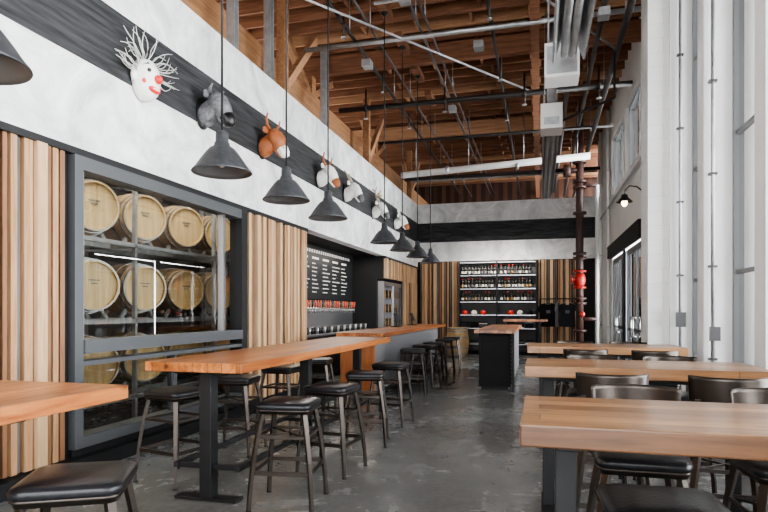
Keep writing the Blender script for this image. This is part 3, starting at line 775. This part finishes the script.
# fire riser
b = MB(); x, y = .98, 15.6
b.cyl((x, y, .001), (x, y, 6.5), .095, 'rust', seg=20)
for z in (.35, .9, 1.6, 1.72, 2.75, 2.87, 3.9, 4.55, 4.7, 5.2): b.cyl((x, y, z-.03), (x, y, z+.03), .165, 'rust', seg=20)
b.ball((x, y, 2.2), (.15, .15, .22), 'red'); b.cyl((x, y, 2.2), (x-.2, y-.1, 2.2), .04, 'red')
for z in (2.0, 2.42): b.cyl((x, y, z-.025), (x, y, z+.025), .16, 'red', seg=20)
wheel = [(x-.2, y-.1+.11*math.cos(t*math.pi/8), 2.2+.11*math.sin(t*math.pi/8)) for t in range(17)]
b.loft(wheel, [.012]*17, 'red', 8, up=(1, 0, 0))
for t in range(4): b.cyl((x-.2, y-.1, 2.2), (x-.2, y-.1+.11*math.cos(t*math.pi/2), 2.2+.11*math.sin(t*math.pi/2)), .008, 'red', seg=6)
b.cyl((x, y, 1.2), (x+.42, y, 1.2), .05, 'rust'); b.cyl((x+.42, y, .001), (x+.42, y, 4.6), .05, 'pipew'); b.cyl((x, y, 4.6), (x+.42, y, 4.6), .05, 'rust')
b.ball((x+.05, y-.16, 1.32), (.07, .05, .07), 'red'); b.cyl((x, y, 5.0), (x-.3, y, 5.0), .07, 'rust'); b.cyl((x-.3, y, 4.85), (x-.3, y, 5.15), .1, 'rust')
b.build("fire_riser_pipe")
b = MB()
for yy, r, m in ((10.2, .03, 'pipew'), (10.45, .02, 'galv'), (15.9, .04, 'pipew'), (17.8, .05, 'pipew')):
    b.cyl((RX-.06, yy, .001), (RX-.06, yy, 6.55), r, m)
    for z in (1, 3, 5): b.bb(RX-.1, RX-.001, yy-.05, yy+.05, z-.015, z+.015, 'galv')
b.cyl((RX-.06, 9.8, 4.05), (RX-.06, 18.9, 4.05), .025, 'galv')
for xx, yy in ((1.84, 8.66), (1.80, 6.96)):
    b.cyl((xx, yy, .01), (xx, yy, 6.55), .02, 'galv')
    for z in (.9, 1.9, 2.9, 3.9, 4.9): b.bb(xx-.04, xx+.04, yy-.025, yy+.039, z-.012, z+.012, 'dgalv')
b.bb(1.76, 1.86, 6.90, 6.94, 1.1, 1.25, 'dgalv'); b.bb(1.78, 1.9, 8.60, 8.64, 1.2, 1.4, 'dgalv')
b.build("wall_conduits")

b = MB(); 
b.cyl((0, 0, 0), (-.03, 0, 0), .06, 'black'); b.loft([(-.03, 0, 0), (-.14, 0, .1), (-.26, 0, .12), (-.33, 0, .04), (-.34, 0, -.03)], [.012]*5, 'black', 8)
b.lathe([(.02, .06), (.05, .05), (.06, .0), (.13, -.07), (.135, -.08), (.13, -.08), (.055, -.005)], (-.34, 0, -.08), 'black', 24)
b.ball((-.34, 0, -.17), (.05, .05, .065), 'bulb', 14, 10); b.bb(-.07, 0, -.06, .06, .22, .40, 'black')
b.build("wall_sconce", (RX-.001, 10.75, 3.45))

# ------------------------------------------------------------------ light
w = bpy.data.worlds.new("World"); scene.world = w; w.use_nodes = True; nt = w.node_tree
bg = nt.nodes["Background"]; bg.inputs[0].default_value = (.95, .975, 1, 1); bg.inputs[1].default_value = 6.2
def area(name, loc, rot, sx, sy, e, col=(1, 1, 1)):
    l = bpy.data.lights.new(name, 'AREA'); l.shape = 'RECTANGLE'; l.size = sx; l.size_y = sy; l.energy = e; l.color = col
    o = bpy.data.objects.new(name, l); COL.objects.link(o); o.location = loc; o.rotation_euler = rot; return o
area("daylight_right", (3.2, 4.2, 3.4), (0, math.radians(90), 0), 6, 14, 1100, (.96, .98, 1))
area("daylight_right", (2.6, 13.3, 3.2), (0, math.radians(90), 0), 5, 4.6, 900, (.96, .98, 1))
area("barrel_room_light", (-4.6, 6.1, 4.2), (0, math.radians(-12), 0), .4, 4.5, 130, (1, .95, .86))
area("loft_fill", (-7, 10, 4.95), (math.radians(180), 0, 0), 3, 16, 330, (1, .95, .88))  # unseen upward fill added behind the left wall to brighten the ceiling
area("bar_light", (-4.3, 12.1, 2.84), (0, 0, 0), .2, 4.5, 45, (1, .93, .82))
area("shelf_fill", (-1.3, 18.0, 3.3), (math.radians(30), 0, 0), 2.4, .2, 40, (1, .95, .88))  # added fill to brighten the bottles and shelf, no fitting there
s = bpy.data.lights.new("sun", 'SUN'); s.energy = 2.5; s.angle = math.radians(3); s.color = (1, .97, .92)
so = bpy.data.objects.new("sun", s); COL.objects.link(so); so.rotation_euler = (0, math.radians(50), math.radians(-40))

# ------------------------------------------------------------------ camera
cd = bpy.data.cameras.new("camera"); cam = bpy.data.objects.new("camera", cd); COL.objects.link(cam)
cam.location = (0, 0, 1.43); cam.rotation_euler = (math.radians(90), 0, math.radians(15.05))
cd.sensor_width = 36; cd.lens = 580/768*36; cd.shift_y = 54/768; cd.clip_start = .05
scene.camera = cam
scene.view_settings.view_transform = 'AgX'
scene.view_settings.look = 'AgX - Medium High Contrast'
scene.view_settings.exposure = 0.6
